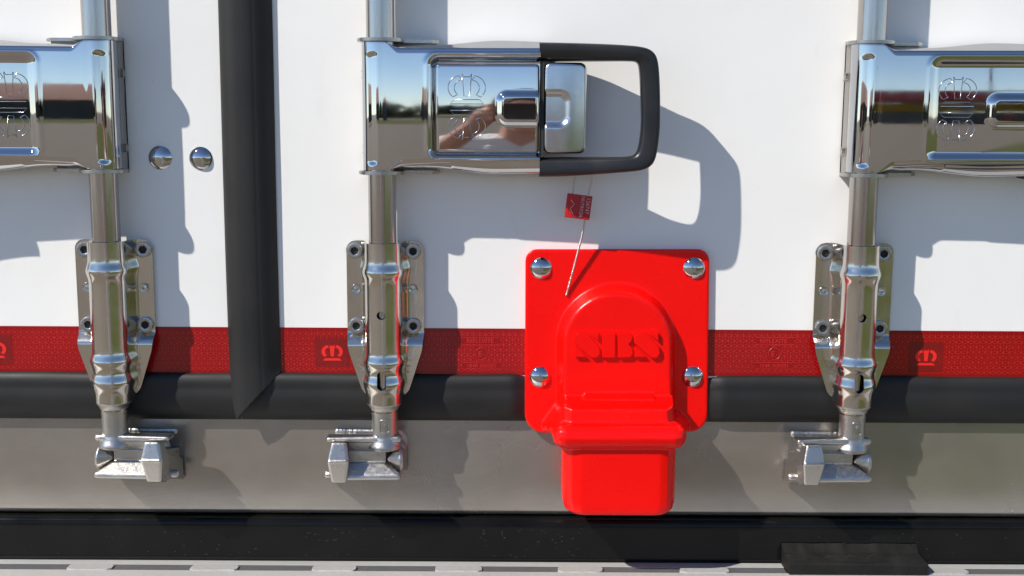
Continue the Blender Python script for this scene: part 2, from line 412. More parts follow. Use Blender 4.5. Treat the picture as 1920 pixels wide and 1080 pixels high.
def door(side):
    left = side == 'left'
    x0, x1 = (XL, XS-2) if left else (XS+2, XR)
    org = ((x0+x1)/2, 0, ZB)
    r = empty('trailer_door', org,
              'white trailer door left of the wide black vertical seal, with two dome rivets' if left else
              'white trailer door right of the wide black vertical seal, carrying the red cover', 'trailer door', 'trailer rear doors')
    g = G(); g.box(x0, x1, -55, 0, ZB, ZT, 3, 2); g.done('panel', M['white'], r, org, sharp=0)
    # reflective tape with its printed lines
    tz0, tz1 = Z(703.2), Z(616)
    g = G(); g.box(x0+4, x1-4, -.2, .55, tz0, tz1)
    holes = []; emb = []; txt = []
    for (px, py) in ((-8, 655), (623, 660), (1736, 669)):
        x, z = P(px, py)
        if x0 < x < x1: emb.append((x, z)); holes.append((x-34, x+34, z-29, z+29))
    for (px, py) in ((903, 661), (1452, 661)):
        x, z = P(px, py)
        if x0 < x < x1: txt.append((x, z)); holes += [(x-38, x+38, z+16, z+29), (x-38, x+38, z-32, z-20), (x-12, x+12, z-14, z+12)]
    hexlines(g, max(x0+6, -1250), min(x1-6, 1300), tz0+3, tz1-3, holes, 1, .75)
    for (x, z) in emb:
        g.box(x-32, x+32, .3, .7, z-28, z+28)
        for f in g.bm.faces[-6:]: f.material_index = 2
    tape = g.done('reflective_tape', [M['tape'], M['tape_line'], M['tape_patch']], r, org, recalc=False, sharp=0)
    for (x, z) in emb:
        g = G()
        for p_ in crown(x, z, 1/12.): g.extr(p_, .6, 1.0)
        g.done('crown_print', M['tape_print'], tape, org, sharp=0)
    for (x, z) in txt:
        g = G()
        flat_text(g, 'REFLEXITE', 11.5, x-3, z+22.5, .9, sx=.98)
        flat_text(g, 'IC', 9, x-1, z+11, .9)
        flat_text(g, 'E', 15, x-3, z-3, .9); flat_text(g, '11', 6, x+6, z-4, .9)
        flat_text(g, '104R 000001', 10.5, x, z-26, .9, sx=1.02)
        g.tube([(x+11.5*math.cos(a*.2618), .8, z-2+11.5*math.sin(a*.2618)) for a in range(24)], .35, 4, closed=True)
        for zz in (z+29, z+16, z-20, z-32): g.tube([(x-37, .8, zz), (x+37, .8, zz)], .3, 4)
        g.done('tape_lettering', M['tape_line'], tape, org, recalc=False, sharp=0)
    # lower seal
    g = G(); prof = [(d_, Z(y_, d_)) for d_, y_ in seal_profile()]
    xs = [x0-4 if left else XS-8]
    stp = 8 if not left else 40; xe = (XS-9) if left else x1
    while xs[-1]+stp < xe: xs.append(xs[-1]+stp)
    xs.append(xe)
    rows = []
    for x in xs:
        wv = .7*math.sin(x*.011)+.5*math.sin(x*.027+1)
        q1, q2 = X(985, 8, 740), X(1330, 8, 740)
        pr = sstep(q1-26, q1+4, x)*(1-sstep(q2-4, q2+26, x))
        rows.append([(x, (d_+(wv*.4 if 2 < i_ < 12 else 0))*(1-.62*pr), z_+(wv if i_ < 5 else 0)-(5*pr if i_ < 5 else 0)) for i_, (d_, z_) in enumerate(prof)])
    g.grid(rows)
    rb = [[(x, -50, prof[0][1]), (x, -50, prof[-1][1])] for x in xs]
    g.done('bottom_seal', M['rubber'], r, org, recalc=False, sharp=60)
    if left:
        rivet(299, 296, 22, 9, .5, r, org); rivet(375, 297, 21.5, 9, .5, r, org)
    else:
        # wide vertical seal with its slanting cut end
        xl, xr_ = X(405, 14, 2), X(509, 4, 2)
        zend = [(0, 702), (.05, 735), (.10, 765), (.165, 788), (.21, 780), (1, 701)]
        dpr = [(0, 3), (.03, 11), (.08, 17), (.16, 22), (.30, 26.5), (.42, 27.2), (.56, 26.2), (.64, 24.6), (.70, 23.6), (.82, 19), (.92, 13), (1, 3)]
        dome_ = lambda s_: 2.5+24.5*(1-abs(2*s_**.82-1)**2.5)-.7*math.exp(-((s_-.67)/.018)**2)
        ss = sorted(set([i/40 for i in range(41)] + [.165]))
        zz = [ZT] + [Z(y) for y in range(-400, 640, 60)] + [Z(y) for y in (660, 680, 695)]
        g = G(); rows = []
        for z in zz:
            rows.append([(lerp(xl, xr_, s_)+.6*math.sin(z*.008), dome_(s_)+.35*math.sin(z*.013+s_*4), z) for s_ in ss])
        for q in (.33, .66, 1.):
            row = []
            for s_ in ss:
                ze = Z(table(zend, s_), 15) + (1.1*math.sin(s_*60)+.7*math.sin(s_*141) if s_ > .3 else 0)
                row.append((lerp(xl, xr_, s_)+.6*math.sin(Z(695)*.008), dome_(s_)+3*q, lerp(Z(695), ze, q)))
            rows.append(row)
        # turned-in cut edge
        rows.append([(p_[0], p_[1]-5, p_[2]+1.0) for p_ in rows[-1]])
        g.grid(rows, flip=True)
        for e_, sg in ((0, 1), (-1, 1)):
            pass
        def sol(o):
            s_ = o.modifiers.new('s', 'SOLIDIFY'); s_.thickness = 3*U; s_.offset = -1
        g.done('vertical_seal', M['rubber'], r, org, recalc=False, sharp=50)
    return r
door('left'); door('right')

# the trailer body behind the doors
org = (XS, -60, ZB)
tb = empty('trailer_body', org, 'white box body of the trailer behind its rear doors', 'trailer')
g = G(); g.box(XL-70, XL-8, -9000, -4, Z(790)-2, ZT+60, 4); g.box(XR+8, XR+70, -9000, -4, Z(790)-2, ZT+60, 4); g.box(XL-70, XR+70, -9000, -4, ZT+8, ZT+80, 4)
g.done('body_shell', M['body'], tb, org)
g = G(); g.box(XL, XR, -140, -70, ZB-200, ZT); g.done('dark_interior_wall', M['dark'], tb, org)

# ------------------------------------------------------------------ stainless rear sill, black beam, tread
SD = -8
sz0, sz1 = Z(966.5, SD), Z(780, SD)
g = G(); prof = [(-60, sz1+6), (SD, sz1+6), (SD, Z(800, SD)), (SD+.4, Z(803, SD)), (SD+.4, Z(950, SD)), (SD, Z(956, SD)), (SD-1.5, Z(961, SD)), (SD-5, Z(965, SD)), (SD-10, Z(967.5, SD)), (-60, Z(968, SD))]
g.grid([[(x, d_, z_) for d_, z_ in prof] for x in [XL-60+i*(XR-XL+120)/60 for i in range(61)]])
sill = tag(g.done('rear_sill', M['sill'], None, (XS, SD, sz0), recalc=False, sharp=50),
           'brushed stainless steel sill running under the doors, with light specks', 'sill')
BD = 9
g = G(); prof = [(-60, Z(970)), (-6, Z(971.5)), (1, Z(973)), (5, Z(976, 5)), (8, Z(981, 8)), (BD+.3, Z(988, BD)), (BD, Z(996, BD)), (BD, Z(1043, BD)), (BD+1, Z(1047, BD)), (BD-3, Z(1049, BD)), (BD-4, Z(1052, BD)), (BD-4, Z(1062, BD)), (-60, Z(1064))]
g.grid([[(x, d_+.3*math.sin(x*.01), z_) for d_, z_ in prof] for x in [XL-60+i*(XR-XL+120)/60 for i in range(61)]])
beam = g.done('rear_beam', M['bumper'], None, (XS, BD, Z(1060)), recalc=False, sharp=50)
tag(beam, 'glossy black beam with dried water spots below the steel sill', 'beam')
g = G()
rs = random.Random(3)
for i in range(110):
    zone = rs.random()
    px_ = rs.choice([rs.uniform(200, 470), rs.uniform(570, 720), rs.uniform(900, 1100), rs.uniform(1500, 1900), rs.uniform(0, 1920)]); py_ = rs.uniform(988, 1044)
    x_, z_ = P(px_, py_, BD+.4); rr = rs.uniform(.9, 2.6); a0 = rs.uniform(3.3, 3.9); a1 = a0+rs.uniform(1.0, 2.4)
    g.tube([(x_+rr*math.cos(lerp(a0, a1, k/6)), BD+.35, z_+rr*.9*math.sin(lerp(a0, a1, k/6))) for k in range(7)], rs.uniform(.18, .34), 4)
g.done('dried_water_spots', M['alu_dark'], beam, (XS, BD, Z(1060)), sharp=180)
TZ = Z(1056, BD+2)
org = (XS, 40, TZ)
tr = empty('tread_step', org, 'pale worn aluminium tread along the bottom, with slots and raised pads', 'step')
g = G()
g.box(XL-60, XR+60, -60, 27, TZ-90, TZ, 1.2); g.box(XL-60, XR+60, 54, 330, TZ-90, TZ-.6, 1.2); 
g.done('tread_plate', M['alu'], tr, org, sharp=0)
g = G(); g.box(XL-60, XR+60, 27.3, 53.7, TZ-90, TZ-2.2); g.done('groove_floor', M['alu_dark'], tr, org, sharp=0)  # groove floor in a darker aluminium tone than the plates
x = X(-330, 40, 1068); k = 0
while x < X(2300, 40, 1068):
    L = 88+random.uniform(-5, 9); g = G()
    top, bot = [], []
    for q_ in range(15):
        t_ = q_/14; e_ = 1 if 0 < q_ < 14 else .55
        top.append((x+L*t_+random.uniform(-1.5, 1.5), 40.5-(14.5*e_+random.uniform(-1.6, .4)))); bot.append((x+L*t_+random.uniform(-1.5, 1.5), 40.5+(14.5*e_+random.uniform(-1.6, .4))))
    ring_ = top+bot[::-1]; n_ = len(ring_)
    A_ = [g.v((a_, b_, TZ-3)) for a_, b_ in ring_]; B_r = [g.v((x+L/2+(a_-x-L/2)*.985, 40.5+(b_-40.5)*.9, TZ+1.0+random.uniform(-.25, .25))) for a_, b_ in ring_]
    for q_ in range(n_): g.bm.faces.new((A_[q_], A_[(q_+1) % n_], B_r[(q_+1) % n_], B_r[q_]))
    g.bm.faces.new(B_r)
    g.done('tread_pad', M['pad'], tr, org, sharp=30)
    x += 236

# ------------------------------------------------------------------ locking bars, brackets, cams, keepers, handles
H = 44.0                                   # bar axis in front of the door
RB = 25.6
def axis_x(px, py): return P(px, py, H)[0]
AX = [axis_x(197, 395), axis_x(717, 395), axis_x(1617.5, 395)]
print('AXES', AX, [axis_x(180, 30), axis_x(712, 30), axis_x(1637, 30)], [axis_x(216, 790), axis_x(721, 790), axis_x(1596, 790)])
A2 = AX[1]
def LX(px, d, py): return P(px, py, d)[0]-A2      # local x of something measured on the middle unit
def LZ(py, d, px=717): return P(px, py, d)[1]

names3 = ['left', 'middle', 'right']
# ---- locking bar: bar + cast cam
def make_bar(mirror):
    org = (0, H, LZ(752, H+28))
    r = empty('locking_bar', org)
    g = G(); zb = LZ(770, H)
    g.lathe(0, H, [(RB, zb), (RB, zb+600), (RB, zb+1800), (RB, 3700)], 56)
    g.done('bar', M['bar'], r, org, mirror=mirror)
    zt = LZ(752, H+28); zn = LZ(834, H+24)
    g = G()
    g.lathe(0, H, [(27, zt-4.4), (32, zt-4.6), (33.6, zt-7), (33, zt-10.5), (29.5, zt-14.5), (26.6, zt-19), (24.9, zt-25), (24.2, zt-32), (24, zt-60), (24.5, zn+12), (27, zn+4), (31, zn-6), (31, zn-12)], 48)
    gb = G(); gb.lathe(0, H, [(26, zt+8), (30.2, zt+8), (30.2, zt-5.5), (26, zt-5.5)], 40); gb.done('gap_shade_ring', M['dark'], r, org, mirror=mirror)  # near-black ring added to paint the shaded gap between sleeve and neck
    # arm reaching sideways from the neck
    def q(px, py, d): return (LX(px, d, py), d, LZ(py, d, px))
    def qs(lst): return [p_ for (a_, b_, c_, r_) in lst for p_ in sph(q(a_, b_, c_), r_, 4)]
    g.hull(qs([(617, 824, 62, 5), (617, 818, 42, 4.5), (700, 823.5, 61, 6), (700, 819, 26, 5), (747, 823, 60, 7), (748, 819, 36, 6)]))
    g.hull([q(640, 826, 64), q(650, 851, 46), q(725, 851, 46), q(752, 829, 60), q(748, 826, 66), q(650, 851, 26), q(725, 851, 26), q(748, 830, 26), q(640, 826, 26)])
    g.done('cam', M['cast'], r, org, mirror=mirror, sharp=180, mods=[remesh(1.1, 3)])
    # stamped maker's mark on the neck
    if not mirror:
        g = G(); cx, cz = 2.0, LZ(800, 68); hw, hh = 8.5, 12
        def on(x, lift): return H+math.sqrt(24.6**2-x*x)+lift
        pts = rrect(cx-hw, cx+hw, cz-hh, cz+hh, 3.5, 4)
        g.tube([(x_, on(x_, .3), z_) for x_, z_ in pts], 1.15, 6, closed=True)
        g.done('mark_frame', M['cast'], r, org, sharp=180)
        g = G(); flat_text(g, 'JS', 14, cx, cz, 0, rot=math.pi/2, ex=1.0)
        for v in g.bm.verts: v.co.y = -(on(v.co.x, 0)+(1.7 if v.co.y < 0 else -1.5))
        g.done('maker_mark', M['cast'], r, org, sharp=40)
    return r
# ---- keeper welded to the sill
def make_keeper(mirror):
    def q(px, py, d): return (LX(px, d, py), d, LZ(py, d, px))
    org = (LX(690, SD, 860), SD, LZ(890, SD))
    r = empty('cam_keeper', org)
    g = G()      # base
    cx, cz = q(700, 850, 0)[0], q(700, 850, 0)[2]
    base = [(cx+ (66 if math.cos(a) > 0 else 60)*max(-1, min(1, 1.08*math.cos(a))), cz+41*max(-1, min(1, 1.12*math.sin(a)))) for a in [i*math.pi/18 for i in range(36)]]
    g.hull([(x_, SD-1, z_) for x_, z_ in base]+[(cx+(x_-cx)*.9, 3, cz+(z_-cz)*.88) for x_, z_ in base])
    # lower jaw, facing up
    def qs(lst): return [p_ for (a_, b_, c_, r_) in lst for p_ in sph(q(a_, b_, c_), r_, 4)]
    g.hull(qs([(624, 871.5, 58, 4.5), (721, 871.5, 58, 4.5), (746, 893.5, 74, 7), (625, 894.5, 75, 7), (640, 872, 0, 4), (720, 872, 0, 4), (744, 895, 4, 6), (628, 895, 4, 6)]))
    # inner wall
    g.hull([q(625, 840, -5), q(735, 840, -5), q(735, 880, -5), q(625, 880, -5), q(630, 845, 52), q(724, 845, 52), q(724, 875, 52), q(630, 875, 52)])
    g.done('keeper_body', M['cast'], r, org, mirror=mirror, sharp=180, mods=[remesh(1.1, 9)])
    g = G()      # pointed claw
    tipx, tipd, tipz = q(725, 860, 52)
    ring = []
    for i in range(24):
        a = 2*math.pi*i/24
        ring.append((LX(751, 44, 860)+1.5*math.cos(a), 42+24*math.cos(a), LZ(861, 44)+27*math.sin(a)))
    g.hull(ring+[(x_+5, d_*.9+4, lerp(LZ(861, 44), z_, .8)) for x_, d_, z_ in ring]+[(tipx, tipd, tipz), (tipx+3, tipd+3, tipz+4), (tipx+3, tipd+3, tipz-4)]+[(ring[0][0]-3, 2, LZ(845, 0)), (ring[0][0]-3, 2, LZ(880, 0)), (ring[0][0]+8, 0, LZ(845, 0)), (ring[0][0]+8, 0, LZ(880, 0))])
    g.done('claw', M['cast'], r, org, mirror=mirror, sharp=180, mods=[remesh(.9, 14)])
    g = G()      # nose in front of the arm
    g.hull([p_ for c_ in ((624.5, 834, 84), (646, 834, 84), (617.5, 866, 92), (650.5, 866, 92), (625, 901, 82), (646.5, 901, 82), (624, 835, 66), (646, 835, 66), (618, 866, 64), (650, 866, 64), (625, 901, 62), (646, 901, 62)) for p_ in sph(q(*c_), 4.6, 4)])
    g.hull([q(612.8, 864.8, 88), q(655.2, 864.8, 88), q(612.8, 867.2, 88), q(655.2, 867.2, 88), q(616, 864.8, 97.3), q(652, 864.8, 97.3), q(616, 867.2, 97.3), q(652, 867.2, 97.3), q(613, 866, 66), q(655, 866, 66)])
    g.hull([q(622, 850, 80), q(648, 850, 80), q(622, 900, 76), q(648, 900, 76), q(618, 860, 0), q(652, 860, 0), q(618, 900, 0), q(652, 900, 0)])
    g.done('nose', M['cast'], r, org, mirror=mirror, sharp=180, mods=[remesh(1.0, 7)])
    g = G(); g.hull(sph(q(615, 890, 40), 8)+sph(q(640, 890, 40), 8)); g.done('stub', M['cast'], r, org, mirror=mirror, sharp=60)
    # weld bead
    g = G(); xa_, xb_ = LX(634, SD, 810), LX(742, SD, 810)
    n = 60
    for i in range(n):
        x_ = lerp(xa_, xb_, i/(n-1)); rr = 5.8+random.uniform(-.5, .5)+(1.2 if i < 8 else 0)
        g.hull([(p_[0], SD+1+(p_[1]-SD-1)*.75, p_[2]) for p_ in sph((x_, SD+1, LZ(809.5, SD)), rr, 4)])
    g.done('weld_bead', M['weld'], r, org, mirror=mirror, sharp=180, mods=[remesh(.9, 2)])
    return r
# ---- bolted bracket that guides the bar
def make_bracket(mirror):
    cxl = 0.0
    def y2z(y, d=20): return LZ(y, d)
    rows = []
    wt = [(452, 72.5), (628, 72.5), (640, 71.5), (652, 70), (660, 68.5), (722, 48), (730, 45), (735, 41.5), (739, 37), (741, 33)]
    dpt = [(452, 6), (622, 6), (650, 22), (760, 22)]
    def bul(y): return 4.4*math.exp(-((y-505)/11.5)**2)+4.4*math.exp(-((y-674)/10.5)**2)+4.6*math.exp(-((y-713)/12.5)**2)
    ys = []
    y = 451.
    while y < 749:
        ys.append(y); y += 1.6 if (485 < y < 525 or 615 < y or y < 475) else 4
    for y in ys:
        d0 = stable(dpt, y); r0 = 31.5+bul(y); wd = table(wt, y)
        if y < 470: wd = 72.5-18+math.sqrt(max(0, 18**2-(18-(y-451))**2))
        fil = lerp(47, 38.5, sstep(636, 692, y))+bul(y)*.4
        if y > 700: fil = lerp(38.5, 33.5, sstep(715, 742, y))+bul(y)*.3
        wd = max(wd, r0+2)
        fil = min(fil, wd-.01)
        zf = y2z(y, d0+4)
        half = [(wd, d0), (lerp(wd, fil, .5), d0), (fil, d0)]
        p0, p1, p2, p3 = (fil, d0), (lerp(fil, r0, .75), d0), (r0+1.5, d0+14), (r0, H)
        for k_ in range(1, 11):
            t_ = k_/10; a_ = (1-t_)**3; b_ = 3*(1-t_)**2*t_; c_ = 3*(1-t_)*t_*t_; e_ = t_**3
            half.append((a_*p0[0]+b_*p1[0]+c_*p2[0]+e_*p3[0], a_*p0[1]+b_*p1[1]+c_*p2[1]+e_*p3[1]))
        for k_ in range(1, 13):
            a_ = math.pi/2*k_/12; half.append((r0*math.cos(a_), H+r0*math.sin(a_)))
        full = [(-x_, d_) for x_, d_ in half]+[(x_, d_) for x_, d_ in half[-2::-1]]
        rows.append([(x_, d_, zf) for x_, d_ in full])
    g = G(); g.grid(rows, flip=False)
    org = (0, 6, LZ(600, 6))
    r = empty('bar_bracket', org)
    cut = []
    for (py, rw, rh) in ((592, 8, 8), (714.5, 8.5, 18)):
        c_ = G(); cz = LZ(py, 76)
        pts = rrect(-1-rw, -1+rw, cz-rh, cz+rh, rw-.01, 8)
        c_.extr(pts, 60, 100); cut.append(c_.done('cutter', M['dark'], None, org, mirror=mirror, sharp=0))
    for c_ in cut: c_.location = (0, 0, 0)
    def md(o):
        s_ = o.modifiers.new('s', 'SOLIDIFY'); s_.thickness = 3.2*U; s_.offset = -1
        for c_ in cut:
            b_ = o.modifiers.new('b', 'BOOLEAN'); b_.operation = 'DIFFERENCE'; b_.object = c_; b_.solver = 'EXACT'
    C.view_layer.update()
    g.done('guide_plate', M['stainless'], r, org, mirror=mirror, recalc=False, sharp=40, mods=[md])
    for c_ in cut: bpy.data.objects.remove(c_)
    # socket head bolts
    for (px, py) in ((665, 470), (774.5, 471), (668.5, 610.5), (775, 611)):
        x, z = LX(px, 12, py), LZ(py, 12, px)
        g = G(); n = 24; rot_ = random.uniform(0, 1)
        def ring(rad, d_, hexa=False):
            out = []
            for i in range(n):
                a = 2*math.pi*i/n; rr = rad
                if hexa: rr = rad*math.cos(math.pi/6)/math.cos(((a+rot_) % (math.pi/3))-math.pi/6)
                out.append((x+rr*math.cos(a), d_, z+rr*math.sin(a)))
            return out
        g.grid([ring(17, 6), ring(17, 8), ring(14.6, 8), ring(15, 9.5), ring(15, 14.6), ring(14.2, 16), ring(13.2, 16.4), ring(8.6, 16.4), ring(8.2, 15.8, True), ring(7.6, 7, True), ring(.1, 6.5)], uclosed=True)
        bo = g.done('bolt', M['bolt'], r, org, mirror=mirror, sharp=35)
        g = G(); g.extr([(p_[0], p_[2]) for p_ in ring(7.7, 0, True)], 6.6, 12); g.done('socket_shade', M['dark'], bo, org, mirror=mirror, sharp=0)  # dark plug in the hex recess, its colour standing for the shade inside
        g = G()
        for i in range(15):
            a = i/15*2*math.pi+random.uniform(-.1, .1)
            if random.random() < .2: continue
            x_, z_ = x+11.2*math.cos(a), z+11.2*math.sin(a); s1 = random.uniform(.7, 1.3); s2 = random.uniform(1., 1.9)
            g.hull([(x_+(-math.sin(a))*s1*u_+math.cos(a)*s2*w_, d_, z_+math.cos(a)*s1*u_+math.sin(a)*s2*w_) for u_ in (-1, 1) for w_ in (-1, 1) for d_ in (15.9, 17.6)])
        g.done('stamped_marks', M['bolt'], bo, org, mirror=mirror, sharp=30)
    for (px, py) in ((668, 541), (775, 541)):
        x, z = LX(px, 6, py), LZ(py, 6, px); g = G()
        g.lathe(x, z, [(9.8, 5), (9.6, 9.6), (8.6, 11.4), (7.2, 11.2), (5.6, 9.9), (4, 10.2), (2, 10.9), (.2, 11.1)], 28, 'd')
        g.done('rivet', M['stainless'], r, org, mirror=mirror, sharp=60)
    return r
# ---- the lock handle
def make_handle(kind, mirror=False):
    """kind 'open' : separate flap and latch; kind 'pressed' : one pressed panel"""
    org = (0, 0, LZ(223, 0))
    r = empty('door_lock', org)
    R0 = 34.0
    zt_, zb_ = LZ(78, 80), LZ(318, 80)             # extreme edges at the barrel
    xe = LX(1013, 88, 200)                          # right end of the shell
    XRc = LX(806, 84, 200) if kind == 'open' else LX(806, 84, 200)+9
    base_d = [(0, 78), (6, 78.05), (14, 78.5), (330, 90.5)]
    # arc-length stations
    st = []
    for i in range(0, 26):
        a = math.radians(262-(262-90)*i/25); st.append((R0*math.cos(a), H+R0*math.sin(a)))
    x = 2.4
    while x < xe: st.append((x, table(base_d, x))); x += 2.4
    st.append((xe, table(base_d, xe)))
    # height limits of the front face along x
    ztop = lambda x: table([(0, LZ(77, 80)), (14, LZ(78, 80)), (22, LZ(83, 80)), (32, LZ(86.5, 82)), (400, LZ(85, 88))], x)
    zbot = lambda x: table([(0, LZ(320, 80)), (16, LZ(319, 80)), (26, LZ(316, 80)), (40, LZ(311, 82)), (110, LZ(307, 84)), (400, LZ(303, 88))], x)
    cz_ = (LZ(104, 84)+LZ(296, 84))/2; hz_ = (LZ(104, 84)-LZ(296, 84))/2
    rcx = (XRc+xe+60)/2; rhx = (xe+60-XRc)/2
    dome_x0 = LX(930, 92, 200)+ (-9 if kind != 'open' else 0)
    dcz = (LZ(168, 92)+LZ(237, 92))/2; dhz = (LZ(168, 92)-LZ(237, 92))/2
    def disp(x, z):
        h = 0.
        # long dimple on the barrel
        q_ = sdr(x, z, -13, (LZ(100, 80)+LZ(308, 80))/2, 5.5, (LZ(100, 80)-LZ(308, 80))/2, 5.4)
        h -= 3.4*(1-sstep(-4.5, 3.5, q_))
        s_ = sdr(x, z, rcx, cz_, rhx, hz_, 16)
        if kind == 'open': h -= 13*(1-sstep(-11, 1.5, s_)); h += 2.0*math.exp(-((s_-5)/4.0)**2)
        else:
            h -= 6.5*(1-sstep(-15, 0, s_)); h += 1.2*math.exp(-((s_-5)/4.0)**2)
            s2 = sdr(x, z, dome_x0+45, dcz, 45, dhz, 20)
            h += 7*(1-sstep(-13, 0, s2))
        h += 2.0*(1-((z-cz_)/120.)**2)*sstep(-30, -8, x)      # very slight crown of the pressed sheet
        return h
    rows = []
    nv = 110
    wallt = [(0, 0, 0), (.12, .0, .02), (.3, .06, .10), (.5, .22, .2), (.75, .5, .24), (1.0, 1.0, .28)]
    for k_, (x, d_) in enumerate(st):
        if k_ < 25:
            a = math.radians(262-(262-90)*k_/25); nx, nd = math.cos(a), math.sin(a)
        else: nx, nd = 0, 1
        zt, zb = ztop(x), zbot(x)
        kk = sstep(14, 38, x) if k_ >= 25 else 0
        fl_t = stable([(20, 0), (90, 3), (215, 14), (300, 11)], x) if kk else 0
        fl_b = stable([(20, 0), (60, 6), (215, 24), (300, 23)], x) if kk else 0
        wd_ = kk*(d_-14)
        row = []
        def wall(sgn, fl, zedge, out):
            seq = []
            for i in range(14):
                t_ = i/13.
                # rounded roll radius 9 then a drafted wall
                R9 = 9*kk; c45 = .7071
                z1, n1 = R9*c45, R9*(1-c45)
                sh = fl*.85
                z2, n2 = z1+sh, n1+sh*(1.5 if sgn > 0 else .62)
                if t_ < .3:
                    a2 = t_/.3*math.pi/4; zz, din = R9*math.sin(a2), R9*(1-math.cos(a2))
                elif t_ < .6:
                    tt = (t_-.3)/.3; zz, din = lerp(z1, z2, tt), lerp(n1, n2, tt)-1.6*kk*math.sin(tt*math.pi)*(1 if fl > 14 else 0)
                elif t_ < .85:
                    a2 = (t_-.6)/.25*math.pi/4; zz = z2+R9*(math.sin(math.pi/4+a2)-c45); din = n2+R9*(c45-math.cos(math.pi/4+a2))
                else:
                    tt = (t_-.85)/.15; zz = z2+R9*(1-c45)+.06*fl*tt; din = n2+R9*c45+tt*max(0, wd_-n2-R9*c45)
                zz = zedge+sgn*zz
                seq.append((x, d_-din, zz))
            return seq
        top = wall(1, fl_t, zt-9*kk, True); bot = wall(-1, fl_b, zb+9*kk, True)
        mid = []
        za, zc = zt-9*kk, zb+9*kk
        for j in range(1, nv):
            z = lerp(za, zc, j/nv); h = disp(x, z)
            mid.append((x+nx*h, d_+nd*h, z))
        rows.append(top[::-1]+mid+bot)
    g = G(); g.grid(rows, flip=True)
    g.done('shell', M['chrome'], r, org, mirror=mirror, recalc=False, sharp=180, merge=.02)
    # black grip loop
    path = []
    x0 = xe-1.5
    def cp(px, py): return LX(px, 95, py), LZ(py, 95, px)
    outer = [cp(1012, 77.5), cp(1060, 78.5), cp(1120, 81), cp(1170, 84), cp(1200, 87), cp(1218, 92), cp(1229, 102), cp(1234, 118), cp(1236.5, 150), cp(1237.5, 200), cp(1237, 240), cp(1233, 275), cp(1229, 297), cp(1222, 310), cp(1209, 318), cp(1190, 321.5), cp(1150, 325), cp(1100, 329), cp(1060, 331.5), cp(1012, 333)]
    inner = [cp(1012, 113), cp(1060, 113), cp(1120, 113.5), cp(1160, 114), cp(1180, 114.5), cp(1190, 115), cp(1196, 118), cp(1198.5, 126), cp(1200.5, 150), cp(1202.5, 200), cp(1202.5, 235), cp(1200, 262), cp(1197, 278), cp(1193, 288), cp(1185, 293), cp(1170, 294.5), cp(1140, 295), cp(1100, 295.5), cp(1060, 296), cp(1012, 297)]
    # resample smoothly
    def chaikin(P_):
        for _ in range(2):
            Q = [P_[0]]
            for a, b_ in zip(P_, P_[1:]): Q += [(a[0]*.75+b_[0]*.25, a[1]*.75+b_[1]*.25), (a[0]*.25+b_[0]*.75, a[1]*.25+b_[1]*.75)]
            Q.append(P_[-1]); P_ = Q
        return P_
    outer, inner = chaikin(outer), chaikin(inner)
    rows = []
    for (ox, oz), (ix, iz) in zip(outer, inner):
        fx = (ox-outer[0][0])/(max(p_[0] for p_ in outer)-outer[0][0])
        df = lerp(92, 110, sstep(0, 1, fx)); db = table([(0, 14), (.35, 30), (.75, 62), (1, 74)], fx)
        cx_, cz2 = (ox+ix)/2, (oz+iz)/2; ux, uz = (ox-ix)/2, (oz-iz)/2; ring = []
        for i in range(28):
            a = 2*math.pi*i/28; ca, sa = math.cos(a), math.sin(a)
            e = .42
            px_ = math.copysign(abs(ca)**e, ca); pd_ = math.copysign(abs(sa)**e, sa)
            # front face falls towards the opening
            dd = (df+db)/2+(df-db)/2*pd_
            if pd_ > 0: dd -= (3.5*(1-px_)/2)**1.2
            ring.append((cx_+ux*px_, dd, cz2+uz*px_))
        rows.append(ring)
    g = G(); g.grid(rows, uclosed=True)
    for e_ in (0, -1): g.poly(rows[e_])
    g.done('grip', M['grip'], r, org, mirror=mirror, sharp=50, merge=.02)
    # inner black frame along the flap edge
    lx0, lx1 = LX(1008, 90, 200), LX(1022, 90, 200)
    g = G(); g.box(lx0+4, lx1-2, 20, 86, LZ(292, 88), LZ(112, 88), 1.5)
    g.box(lx1-6, LX(1080, 60, 200), 22, 76, LZ(280, 70), LZ(126, 70), 3)
    g.done('latch_housing', M['dark'], r, org, mirror=mirror)
    def plate(name, fx0, fx1, fz0, fz1, rad, dfun, thick, dome, mat, roll=5):
        g = G(); nx_, nz_ = int((fx1-fx0)/1.7), int((fz1-fz0)/1.7)
        cx_, cz2, hx, hz = (fx0+fx1)/2, (fz0+fz1)/2, (fx1-fx0)/2, (fz1-fz0)/2; rows = []
        for i in range(nx_+1):
            row = []
            for j in range(nz_+1):
                # squircle-map the grid so that its border follows the rounded outline
                u_, w_ = -1+2*i/nx_, -1+2*j/nz_
                x, z = cx_+u_*hx, cz2+w_*hz
                ax_, az_ = abs(x-cx_)-(hx-rad), abs(z-cz2)-(hz-rad)
                if ax_ > 0 and az_ > 0:
                    m_ = max(ax_, az_); l_ = math.hypot(ax_, az_)
                    k2 = m_/l_ if l_ > 0 else 1
                    x = cx_+math.copysign(hx-rad+ax_*k2, u_); z = cz2+math.copysign(hz-rad+az_*k2, w_)
                s_ = -sdr(x, z, cx_, cz2, hx, hz, rad)
                e_ = max(0., 1-s_/roll)
                d_ = dfun(x, z)-roll*(1-math.sqrt(max(0, 1-e_*e_)))
                d_ += dome(x, z)
                row.append((x, d_, z))
            rows.append(row)
        g.grid(rows, flip=False)
        # side walls
        bd = [rows[i][0] for i in range(nx_+1)]+[rows[nx_][j] for j in range(1, nz_+1)]+[rows[i][nz_] for i in range(nx_-1, -1, -1)]+[rows[0][j] for j in range(nz_-1, 0, -1)]
        g.grid([bd, [(a, b_-thick, c_) for a, b_, c_ in bd]], uclosed=True, flip=True)
